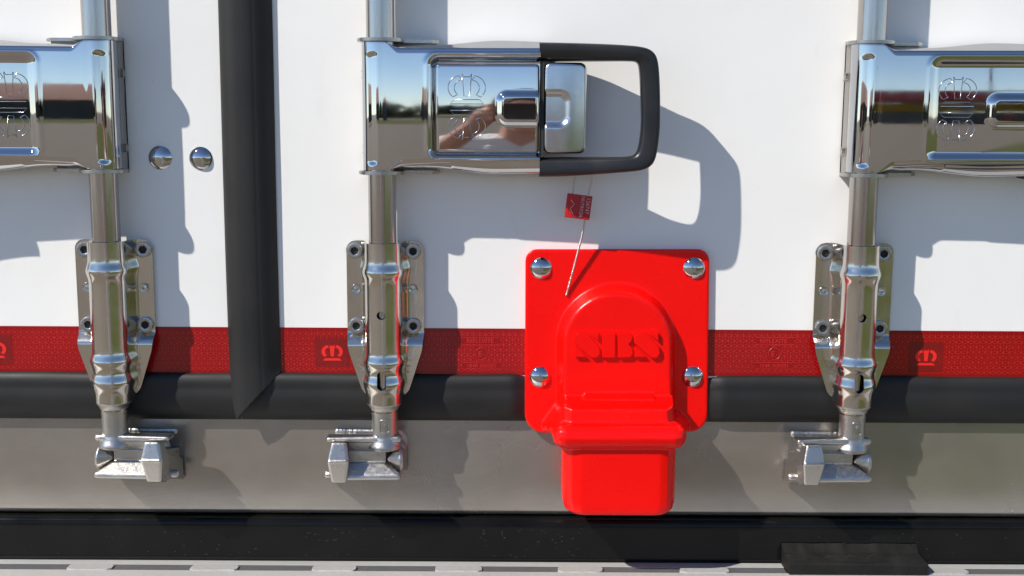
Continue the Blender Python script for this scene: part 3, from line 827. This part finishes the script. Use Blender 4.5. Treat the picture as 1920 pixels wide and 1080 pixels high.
        return g.done(name, mat, r, org, mirror=mirror, recalc=False, sharp=60, merge=.02)
    if kind == 'open':
        fx0, fx1 = LX(816, 84, 200), LX(1011, 90, 200)
        fz1, fz0 = LZ(118, 86), LZ(285.5, 86)
        def dome(x, z): return 7.5*(1-sstep(-12, 0, sdr(x, z, dome_x0+50, dcz, 50, dhz, 19)))
        fl = plate('flap', fx0, fx1, fz0, fz1, 7, lambda x, z: 83.5+3.5*(x-fx0)/(fx1-fx0)-2.0*((z-(fz0+fz1)/2)/80)**2, 6, dome, M['chrome'])
        lx0, lx1 = LX(1020, 94, 200), LX(1101, 94, 200)
        def dome2(x, z): return -6.5*(1-sstep(-11, 1, sdr(x, z, LX(1070, 94, 200)-55, dcz, 55, dhz+1, 20)))
        plate('latch_lever', lx0, lx1, LZ(286.5, 94), LZ(114.5, 94), 13, lambda x, z: 90.-12*((x-lx0)/(lx1-lx0))**3-2.5*((z-(fz0+fz1)/2)/85)**2, 10, dome2, M['satin'], roll=6)
    else: fl = None
    # crown emblem as fine pressed outlines, upright and mirrored below
    ex = LX(875, 88, 200)-(0 if kind == 'open' else 9)
    dz = 87.0 if kind == 'open' else 81.2
    g = G()
    ccz = LZ(200, 88)
    for fl_ in (1, -1):
        for p_ in crown(ex, ccz+fl_*33, .136, fl_):
            q_ = [(x_, (84.6+3.5*(x_-LX(816, 84, 200))/195 if kind == 'open' else table(base_d, x_)-4.25)-2.0*((z_-ccz)/(80 if kind == 'open' else 120))**2, z_) for x_, z_ in p_]
            g.tube(q_, .72, 6, closed=True)
    g.done('crown_emblem', M['chrome_dark'], fl if fl else r, org, mirror=mirror, sharp=180)
    # mounting channel and the two lugs that hold the barrel
    zt, zb = LZ(74, 20), LZ(325, 20)
    g = G(); g.box(-33, 98, 0.2, 5, zb, zt, 1.5); g.box(-33, -29, .2, 34, zb+3, zt-3, 1)
    g.done('mounting_channel', M['channel'], r, org, mirror=mirror)
    for yy in (140, 280):
        g = G(); g.box(-37, -20, 14, 22, LZ(yy+6, 20), LZ(yy-6, 20), 2); g.done('pin', M['channel'], r, org, mirror=mirror)
    for zz in (LZ(73, H+40), LZ(325, H+40)):
        out = []
        for i in range(25):
            a = math.radians(-20+220*i/24); out.append((42*math.cos(a), H+42*math.sin(a)))
        out += [(-38, 20), (-34, 4), (100, 4), (104, 12), (92, 26)]
        g = G(); b2 = bmesh.new()
        A = [b2.verts.new((x_, -d_, zz-3.2)) for x_, d_ in out]; B = [b2.verts.new((x_, -d_, zz+3.2)) for x_, d_ in out]
        n = len(out)
        for i in range(n): b2.faces.new((A[i], A[(i+1) % n], B[(i+1) % n], B[i]))
        b2.faces.new(A[::-1]); b2.faces.new(B)
        bmesh.ops.recalc_face_normals(b2, faces=b2.faces[:])
        bmesh.ops.bevel(b2, geom=[e for e in b2.edges if abs(e.verts[0].co.z-e.verts[1].co.z) < .1], offset=1.2, segments=2, affect='EDGES')
        g.merge(b2); g.done('lug', M['lug'], r, org, mirror=mirror)
    return r

def place(root, i):
    root.location.x = (AX[i] + (root.location.x/U if root.name.startswith('cam_keeper') and False else 0))*U
keeper_off = LX(690, SD, 860)
grp = {'b': 'locking bars on the doors', 'g': 'bolted bar brackets', 'k': 'cam keepers on the sill', 'h': 'chrome door locks with folding handles'}
bar2 = make_bar(False); bar1 = make_bar(True); bar3 = copy_tree(bar2)
for o, i, l in ((bar1, 0, 'vertical stainless locking bar on the door left of the wide black seal'),
                (bar2, 1, 'vertical stainless locking bar between the wide black vertical seal and the red cover'),
                (bar3, 2, 'vertical stainless locking bar right of the red cover')):
    o.location.x = AX[i]*U; tag(o, l, 'locking bar', grp['b'])
br2 = make_bracket(False); br1 = make_bracket(True); br3 = copy_tree(br2)
for o, i, l in ((br1, 0, 'polished four-bolt bar bracket on the door left of the wide black seal'),
                (br2, 1, 'polished four-bolt bar bracket nearest the left side of the red cover, catching a red reflection'),
                (br3, 2, 'polished four-bolt bar bracket to the right of the red cover')):
    o.location.x = AX[i]*U; tag(o, l, 'bar bracket', grp['g'])
k2 = make_keeper(False); k1 = make_keeper(True); k3 = copy_tree(k2)
for o, i, l in ((k1, 0, 'cast keeper on the steel sill whose nose points right, left of the black seal tip'),
                (k2, 1, 'cast keeper on the steel sill just left of the red cover'),
                (k3, 2, 'cast keeper on the steel sill right of the red cover, above the black rubber buffer')):
    o.location.x = (AX[i]+(keeper_off if i else -keeper_off))*U; tag(o, l, 'keeper', grp['k'])
h2 = make_handle('open'); h3 = make_handle('pressed'); h1 = make_handle('pressed', True)
for o, i, l in ((h1, 0, 'chrome lock handle cut off by the left edge, its barrel at its right end'),
                (h2, 1, 'chrome lock handle shown whole, with flap, satin latch and black grip loop'),
                (h3, 2, 'chrome lock handle cut off by the right edge, reflecting a red roof')):
    o.location.x = AX[i]*U; tag(o, l, 'door lock', grp['h'])

# ------------------------------------------------------------------ red cover
org = (X(1157), 0, Z(700))
cov = empty('lock_cover', org, 'bright red painted cast cover lettered SBS, fixed by four dome rivets', 'lock cover')
def q(px, py, d): a, c_ = P(px, py, d); return (a, d, c_)
g = G()
def pl(pts, d0, d1): return [q(x_, y_, d0) for x_, y_ in pts]+[q(x_, y_, d1) for x_, y_ in pts]
out = []
for cx_, cy_, rx, a0 in ((1007, 489, 22, 180), (1308, 489, 22, 270)):
    for i in range(7):
        a = math.radians(a0+15*i); out.append((cx_+rx*math.cos(a), cy_+rx*math.sin(a)))
for cx_, cy_, rx, a0 in ((1292, 775, 35, 0), (1021, 775, 37, 90)):
    for i in range(7):
        a = math.radians(a0+15*i); out.append((cx_+rx*math.cos(a), cy_+rx*math.sin(a)))
g.hull([q(x_, y_, -1) for x_, y_ in out]+[q(x_, y_, 9.5) for x_, y_ in out]+[q(lerp(1157, x_, .99), lerp(640, y_, .99), 11) for x_, y_ in out])
arch = []
for (dd, cx_, cy_, rx, ry, yb) in ((8, 1154, 640, 113, 111, 800), (20, 1156.5, 643, 105.5, 101, 800), (31, 1158, 645, 102, 97, 800), (35, 1158.5, 646, 98, 93, 800)):
    for i in range(25):
        a = math.radians(180+7.5*i); arch.append(q(cx_+rx*math.cos(a), cy_+ry*math.sin(a), dd))
    arch += [q(cx_-rx, yb, dd), q(cx_+rx, yb, dd)]
g.hull(arch)
# shelf and block: the shelf runs out almost level to a block some six centimetres proud of the door
g.hull([q(1057, 742, 30), q(1262, 742, 30), q(1055, 757, 78), q(1057, 762, 88), q(1072, 768, 99), q(1252, 768, 99), q(1262, 764, 88), q(1263, 757, 78),
        q(1056, 806, 88), q(1070, 806, 102), q(1252, 806, 102), q(1263, 806, 88), q(1050, 806, 5), q(1258, 806, 5)])
g.hull([q(1098, 736, 30), q(1222, 736, 30), q(1093, 742, 48), q(1228, 742, 48), q(1094, 748, 60), q(1227, 748, 60), q(1100, 761, 68), q(1220, 761, 68), q(1098, 761, 20), q(1222, 761, 20)])
# collar
col_pts = sph(q(1060, 817, 101), 24)+sph(q(1264, 817, 101), 24)+sph(q(1056, 815, 50), 20)+sph(q(1266, 815, 50), 20)+sph(q(1044, 804, 6), 12)+sph(q(1274, 804, 6), 12)
g.hull(col_pts)
g.hull(sph(q(1036, 792, 0), 18)+sph(q(1052, 782, 24), 18)+sph(q(1062, 806, 84), 22)+sph(q(1058, 808, 40), 18)+sph(q(1090, 800, 60), 8))
g.hull(sph(q(1026, 795, -3), 18)+sph(q(1050, 764, 4), 15)+sph(q(1060, 800, 44), 17))
g.hull(sph(q(1280, 795, -1), 16)+sph(q(1262, 782, 20), 15)+sph(q(1258, 806, 84), 20)+sph(q(1262, 810, 40), 17)+sph(q(1230, 800, 60), 8))
# lower box
lb = [(1052, 0), (1053, 50), (1055.5, 84), (1062, 98), (1073, 106.5), (1088, 110), (1238, 110), (1252, 107), (1261, 99), (1265.5, 86), (1263, 50), (1258, 0)]
lx_ = [(P(a, 900, b_)[0], b_) for a, b_ in lb]; xm_ = sum(a for a, _ in lx_)/len(lx_)
z1_, z2_, z3_ = Z(947, 110, 1157), Z(961, 110, 1157), Z(968, 110, 1157)
g.hull([(a, b_, Z(832, 100)) for a, b_ in lx_]+[(a, b_, z1_) for a, b_ in lx_]+[(lerp(xm_, a, .965), b_*.99, z2_) for a, b_ in lx_]+[(lerp(xm_, a, .87), b_*.965, z3_) for a, b_ in lx_])
g.done('casting', M['red'], cov, org, sharp=180, mods=[remesh(1.7, 11)])
# letters
def zl(x_, y_): return (1046+x_/4.152, 519.5+y_/4.152)
S = [[(125, 492), (125, 458), (152, 432), (226, 432), (322, 540), (332, 592), (306, 628), (258, 628), (125, 512)], [(238, 431), (318, 431), (318, 502)], [(130, 530), (222, 614), (222, 622), (130, 622)]]
Sh = [[(x_+465, y_) for x_, y_ in p_] for p_ in S]
B_ = [[(462, 432), (558, 432), (577, 450), (579, 490), (552, 520), (580, 548), (585, 596), (562, 626), (466, 626)]]
I_ = [[(340, 434), (450, 434), (446, 626), (344, 626)]]
g = G()
for p_ in S+I_+B_+Sh:
    g.extr([P(*zl(x_, y_), 38) for x_, y_ in p_], 33, 41.4, .9)
g.done('sbs_lettering', M['red'], cov, org, sharp=18, mods=[lambda o: (lambda b_: (setattr(b_, 'width', .6*U), setattr(b_, 'segments', 2)))(o.modifiers.new('b', 'BEVEL'))])
for px, py in ((1014.5, 503.5), (1302, 503.5), (1013.5, 708), (1299, 707.5)): rivet(px, py, 20.5, 9, 10.5, cov, org)

# ------------------------------------------------------------------ wire seal
x0, z0 = P(1086, 387, 42)
org = (x0, 42, z0)
ws = empty('wire_seal', org, 'small dark red seal tag on a twisted steel wire, hanging below the black grip', 'seal tag')
def q3(px, py, d): a, c_ = P(px, py, d); return Vector((a, d, c_))
def wire(name, pts, r_, pitch, n_per=5):
    # two strands twisted round the path
    P_ = [q3(*p_) for p_ in pts]
    dens = []
    for i in range(len(P_)-1):
        p0 = P_[max(0, i-1)]; p1, p2 = P_[i], P_[i+1]; p3 = P_[min(len(P_)-1, i+2)]
        n = max(2, int((p2-p1).length/pitch*n_per))
        for k in range(n):
            t_ = k/n
            dens.append(.5*((2*p1)+(p2-p0)*t_+(2*p0-5*p1+4*p2-p3)*t_*t_+(3*p1-p0-3*p2+p3)*t_**3))
    dens.append(P_[-1])
    g = G()
    for ph in (0, math.pi):
        pp = []; L = 0
        for i, p_ in enumerate(dens):
            if i: L += (p_-dens[i-1]).length
            tg = (dens[min(i+1, len(dens)-1)]-dens[max(i-1, 0)]).normalized(); u_ = tg.cross(Vector((0, 1, 0))).normalized(); w_ = tg.cross(u_)
            a = L/pitch*2*math.pi+ph
            pp.append(p_+(u_*math.cos(a)+w_*math.sin(a))*r_*.55)
        g.tube([tuple(v) for v in pp], r_*.62, 6)
    return g.done(name, M['wire'], ws, org, sharp=180)
wire('wire', [(1079, 322, 70), (1077, 335, 55), (1075, 352, 46), (1074, 368, 43), (1076, 380, 42)], 1.9, 6)
wire('wire', [(1104, 322, 74), (1109, 333, 62), (1108, 346, 52), (1104, 362, 46), (1101, 380, 40), (1097, 410, 36), (1092, 440, 30), (1083, 475, 24.5), (1074, 510, 19), (1066, 540, 14.5), (1062, 554, 12.8)], 1.85, 7)
g = G()
c4 = [(1064, 362), (1111, 368), (1105, 413), (1058, 407)]
g.hull([tuple(q3(a, b_, d_)) for a, b_ in c4 for d_ in (40.5, 45.5)])
tg_ = g.done('tag', M['tag_red'], ws, org, sharp=30, mods=[lambda o: (lambda b_: (setattr(b_, 'width', .8*U), setattr(b_, 'segments', 2)))(o.modifiers.new('b', 'BEVEL'))])
g = G()
for k in (.06, .12, .18, .24):
    a = q3(lerp(1064, 1111, k), lerp(362, 368, k)+2, 45.7); b_ = q3(lerp(1058, 1105, k), lerp(407, 413, k)-2, 45.7); g.tube([tuple(a), tuple(b_)], .5, 4)
g.done('tag_ribs', M['tape_print'], tg_, org)
g = G(); cx_, cz_ = P(1094, 388, 46)
ra = math.radians(-97.5)
flat_text(g, 'NUTRICIA', 8.6, cx_-3, cz_, 46., rot=ra, ex=.25)
flat_text(g, '126747', 10, cx_+7.5, cz_+2, 46., rot=ra, ex=.25)
g.tube([tuple(q3(1071, 375, 45.8)), tuple(q3(1077, 383, 45.8)), tuple(q3(1069, 391, 45.8)), tuple(q3(1074, 401, 45.8))], .8, 5)
g.done('tag_lettering', M['tag_print'], tg_, org, sharp=0)

# ------------------------------------------------------------------ rubber buffer
g = G(); dF = 60
def qq(px, py, d): a, c_ = P(px, py, d); return (a, d, c_)
zt1 = qq(1600, 1019, 12)[2]; zt2 = qq(1600, 1036, 28)[2]; zt3 = qq(1600, 1058, dF)[2]
xs = (qq(1466, 1019, 12)[0], qq(1718, 1019, 12)[0]); xs2 = (qq(1470, 1036, 28)[0], qq(1722, 1036, 28)[0]); xs3 = (qq(1481, 1058, dF)[0], qq(1741, 1058, dF)[0])
org = ((xs[0]+xs[1])/2, 20, zt3-80)
n = 46; rows = []
for i in range(n+1):
    t_ = i/n; e = 1.2*math.sin(t_*19)+.8*math.sin(t_*47)+random.uniform(-.5, .5)
    rows.append([(lerp(*xs, t_), 6, zt1-3), (lerp(*xs, t_), 12, zt1+e*.4), (lerp(*xs2, t_), 26+e*.5, zt2+e*.5), (lerp(*xs2, t_)*1.0, 30+e, zt2-1.6), (lerp(*xs3, t_), dF-3, zt3+.6), (lerp(*xs3, t_), dF, zt3-2.5), (lerp(*xs3, t_), dF+1, zt3-60), (lerp(*xs3, t_), dF, zt3-110), (lerp(*xs3, t_), 6, zt3-110)])
g.grid(rows); g.poly(rows[0]); g.poly(rows[-1])
# torn skin edge
pe = [(1474, 1041), (1484, 1043), (1500, 1041), (1513, 1045), (1523, 1050), (1531, 1054), (1538, 1050), (1550, 1044), (1560, 1042), (1575, 1043), (1588, 1045), (1590, 1041), (1610, 1046), (1625, 1047), (1632, 1042), (1660, 1039)]
buf = g.done('rubber_buffer', M['buffer'], None, org, sharp=30)
tag(buf, 'scuffed black rubber buffer block sticking out below the black beam at lower right', 'buffer')
def buf_pt(px, py):
    lo, hi = 24., 62.
    for _ in range(20):
        m_ = (lo+hi)/2; z_ = lerp(zt2-1.6, zt3+.6, (m_-30)/(dF-33)); zz = P(px, py, m_)[1]
        if zz > z_: lo = m_
        else: hi = m_
    return (P(px, py, lo)[0], lo+.4, P(px, py, lo)[1]+.3)
g = G(); g.tube([buf_pt(*p_) for p_ in pe], .4, 5)
to = g.done('torn_edge', M['rubber'], buf, org, sharp=180)

# ------------------------------------------------------------------ what the metal mirrors: the yard behind the camera
GZ = -1.55/U
def mbox(g, x0, x1, y0, y1, z0, z1): g.box(x0/U, x1/U, -y0/U, -y1/U, GZ+z0/U, GZ+z1/U)
def mdone(g, name, mat, parent=None, at=(0, 0, 0), sharp=30):
    return g.done(name, mat, parent, (at[0]/U, -at[1]/U, GZ+at[2]/U), sharp=sharp)
g = G(); g.poly([(-700/U, -700/U, GZ), (700/U, -700/U, GZ), (700/U, 700/U, GZ), (-700/U, 700/U, GZ)])
tag(mdone(g, 'ground', M['asphalt']), kind='structure')
g = G(); pts = [(1.3, -2.4), (60, -3.5), (60, -52), (20, -50), (6.5, -20), (1.9, -6)]
g.poly([(x_/U, -y_/U, GZ+.02/U) for x_, y_ in pts]); tag(mdone(g, 'lawn', M['grass']), kind='structure')
g = G(); g.poly([(x_/U, -y_/U, GZ+.02/U) for x_, y_ in ((-80, -60), (3, -75), (4, -110), (-80, -100))]); tag(mdone(g, 'grass_verge', M['grass']), kind='structure')
# wood behind
def blob(g, cx, cy, cz, r, n=90):
    for _ in range(n):
        v = Vector((random.gauss(0, 1), random.gauss(0, 1), random.gauss(0, 1))).normalized()*r*random.uniform(.55, 1.0)
        c_ = Vector((cx, cy, cz))+v; s_ = r*.30
        a = Vector((random.gauss(0, 1), random.gauss(0, 1), random.gauss(0, 1))).normalized(); b_ = a.cross(Vector((0, 0, 1)) if abs(a.z) < .9 else Vector((1, 0, 0))).normalized(); e_ = a.cross(b_)
        pp = [c_+b_*s_, c_+e_*s_, c_-b_*s_, c_-e_*s_+a*s_*.4]
        g.poly([(p_.x/U, -p_.y/U, GZ+p_.z/U) for p_ in pp])
g = G()
for i in range(60):
    x = -95+i*2.3; blob(g, x+random.uniform(-1, 1), -150+random.uniform(-8, 8), random.uniform(.8, 1.8), random.uniform(2.2, 3.6), 130)
tag(mdone(g, 'far_wood', M['leaf'], sharp=0), 'dark tree line far behind the viewer, mirrored in the chrome', 'wood', kind='stuff')
# low building with a reddish roof
hb = empty('low_building', (-75/U, 110/U, GZ), 'long low dark building with a reddish roof, mirrored in the left handle', 'building')
hb.location = (-75, -110, -1.55)
g = G(); mbox(g, -130, -25, -120, -104, 0, 3.6); mdone(g, 'wall', M['wallp'], hb, (-75, -110, 0))
g = G(); g.hull([(x_/U, -y_/U, GZ+z_/U) for x_, y_, z_ in ((-131, -103, 3.6), (-24, -103, 3.6), (-131, -121, 3.6), (-24, -121, 3.6), (-126, -112, 8.2), (-32, -112, 7.0))]); mdone(g, 'roof', M['rooftile'], hb, (-75, -110, 0))
# filling station
fs = empty('filling_station', (0, 0, 0), 'filling station with a red canopy over yellow boards, mirrored in the right handle', 'filling station'); fs.location = (48, -110, -1.55)
at = (48, -110, 0)
g = G(); mbox(g, 20, 66, -122, -100, 4.2, 6.0); mdone(g, 'canopy', M['canopy'], fs, at)
g = G(); mbox(g, 22, 64, -121, -116, 0, 2.2); mdone(g, 'shop_wall', M['grey'], fs, at)
g = G(); mbox(g, 22, 64, -115.8, -115.2, 2.3, 4.0); mdone(g, 'yellow_board', M['yellow'], fs, at)
for x_ in (32, 40, 48, 56, 62):
    g = G(); mbox(g, x_, x_+.5, -104, -103.5, 0, 5); mdone(g, 'canopy_post', M['grey'], fs, at)
for x_ in (36, 44, 52):
    g = G(); mbox(g, x_, x_+1, -106, -105, 0, 1.7); mdone(g, 'pump', M['canopy'], fs, at)
# lamp post
lp = empty('street_lamp', (0, 0, 0), 'tall grey lamp post behind the viewer, mirrored in the right handle', 'street lamp'); lp.location = (28, -85, -1.55)
g = G(); mbox(g, 28, 28.16, -85, -84.84, 0, 9); mbox(g, 25.6, 28.16, -85, -84.9, 8.9, 9.02); mdone(g, 'post', M['grey'], lp, (28, -85, 0))
g = G(); mbox(g, 24.9, 25.7, -85.1, -84.8, 8.85, 9.05); mdone(g, 'lamp_head', M['grey'], lp, (28, -85, 0))

# ------------------------------------------------------------------ the person with the phone, mirrored in the chrome
def m_(x, y, z): return (x/U, -y/U, GZ+z/U)
def cap_(g, a, b, ra, rb): g.hull(sph(m_(*a), ra/U, 4)+sph(m_(*b), rb/U, 4))
PX, PY = -0.04, -1.66
per = empty('person', (PX/U, -PY/U, GZ), 'person in white T-shirt and pale trousers holding up a phone, mirrored in the chrome', 'person')
porg = (PX/U, -PY/U, GZ)
hd = (PX+.01, PY+.06, 1.55)
g = G()
g.hull([tuple(m_(hd[0]+.072*math.sin(a)*math.cos(b), hd[1]+.092*math.sin(a)*math.sin(b), hd[2]+.02+.105*math.cos(a))) for a in [i*math.pi/10 for i in range(11)] for b in [j*math.pi/8 for j in range(16)]])
g.hull(sph(m_(hd[0], hd[1]+.045, hd[2]-.075), .038/U, 4)+sph(m_(hd[0], hd[1], hd[2]-.02), .066/U, 4))
g.hull(sph(m_(hd[0], hd[1]+.095, hd[2]-.012), .014/U, 4)+sph(m_(hd[0], hd[1]+.08, hd[2]+.03), .010/U, 4))
for sx in (-1, 1): g.hull(sph(m_(hd[0]+sx*.074, hd[1]-.005, hd[2]+.015), .016/U, 4)+sph(m_(hd[0]+sx*.070, hd[1]+.0, hd[2]-.02), .010/U, 4))
cap_(g, (hd[0], hd[1]-.02, 1.50), (PX, PY, 1.38), .052, .062)
chest, waist, pel = (PX, PY, 1.25), (PX, PY+.01, 1.05), (PX, PY, .92)
for sx in (-1, 1):
    sh = (PX+sx*.17, PY, 1.35); cap_(g, (PX+sx*.06, PY, 1.34), sh, .075, .06)
    cap_(g, (PX+sx*.07, PY, 1.28), (PX+sx*.07, PY+.01, 1.02), .105, .085)
    cap_(g, (PX+sx*.07, PY+.01, 1.02), (PX+sx*.08, PY, .92), .085, .10)
    el = (PX+sx*.24, PY+.20, 1.24); wr = (.0+sx*.115, -1.235, 1.50)
    cap_(g, sh, el, .052, .040); cap_(g, el, wr, .040, .026)
    pm = (sx*.095, -1.20, 1.545); cap_(g, wr, pm, .026, .030)
    for k, (dz, L) in enumerate(((.035, .9), (.014, 1.), (-.007, .95), (-.028, .8))):
        b0 = (sx*.092, -1.195, 1.545+dz); b1 = (sx*.086, -1.176, 1.552+dz); b2_ = (sx*(.086-.035*L), -1.186+.0, 1.556+dz)
        cap_(g, b0, b1, .009, .0085); cap_(g, b1, b2_, .0085, .007)
    cap_(g, (sx*.10, -1.205, 1.535), (sx*.080, -1.215, 1.525), .012, .010); cap_(g, (sx*.080, -1.215, 1.525), (sx*.055, -1.205, 1.53), .010, .008)
    hip = (PX+sx*.09, PY, .90); kn = (PX+sx*.11, PY+.02, .48); an = (PX+sx*.12, PY-.02, .09)
    cap_(g, hip, kn, .090, .058); cap_(g, kn, an, .057, .038); cap_(g, an, (PX+sx*.14, PY+.14, .045), .038, .035)
g.done('body', M['skin'], per, porg, sharp=180, mods=[remesh(9, 3)])
g = G()
for sx in (-1, 1):
    cap_(g, (PX+sx*.06, PY, 1.345), (PX+sx*.17, PY, 1.352), .082, .068); cap_(g, (PX+sx*.17, PY, 1.35), (PX+sx*.215, PY+.11, 1.29), .070, .062)
    cap_(g, (PX+sx*.07, PY, 1.28), (PX+sx*.075, PY+.01, 1.0), .115, .10); cap_(g, (PX+sx*.075, PY+.01, 1.0), (PX+sx*.075, PY, .88), .10, .115)
g.done('t_shirt', M['shirt'], per, porg, sharp=180, mods=[remesh(12, 4)])
g = G()
for sx in (-1, 1):
    cap_(g, (PX+sx*.085, PY, .88), (PX+sx*.11, PY+.02, .48), .105, .072); cap_(g, (PX+sx*.11, PY+.02, .48), (PX+sx*.12, PY-.02, .10), .070, .056)
g.done('trousers', M['jeans'], per, porg, sharp=180, mods=[remesh(12, 3)])
g = G()
g.hull([tuple(m_(hd[0]+.082*math.sin(a)*math.cos(b), hd[1]-.012+.098*math.sin(a)*math.sin(b), hd[2]+.035+.105*math.cos(a))) for a in [i*math.pi/12 for i in range(7)] for b in [j*math.pi/8 for j in range(16)]]+[m_(hd[0]+sx*.07, hd[1]-.08, hd[2]-.05) for sx in (-1, 1)])
g.done('hair', M['hair'], per, porg, sharp=180, mods=[remesh(8, 3)])
g = G(); g.box(-.078/U, .078/U, 1.168/U, 1.176/U, GZ+1.515/U, GZ+1.592/U, 4)
ph = g.done('phone', M['phone'], None, (0, 1.172/U, GZ+1.55/U))
tag(ph, 'black phone held sideways in both hands of the person', 'phone')
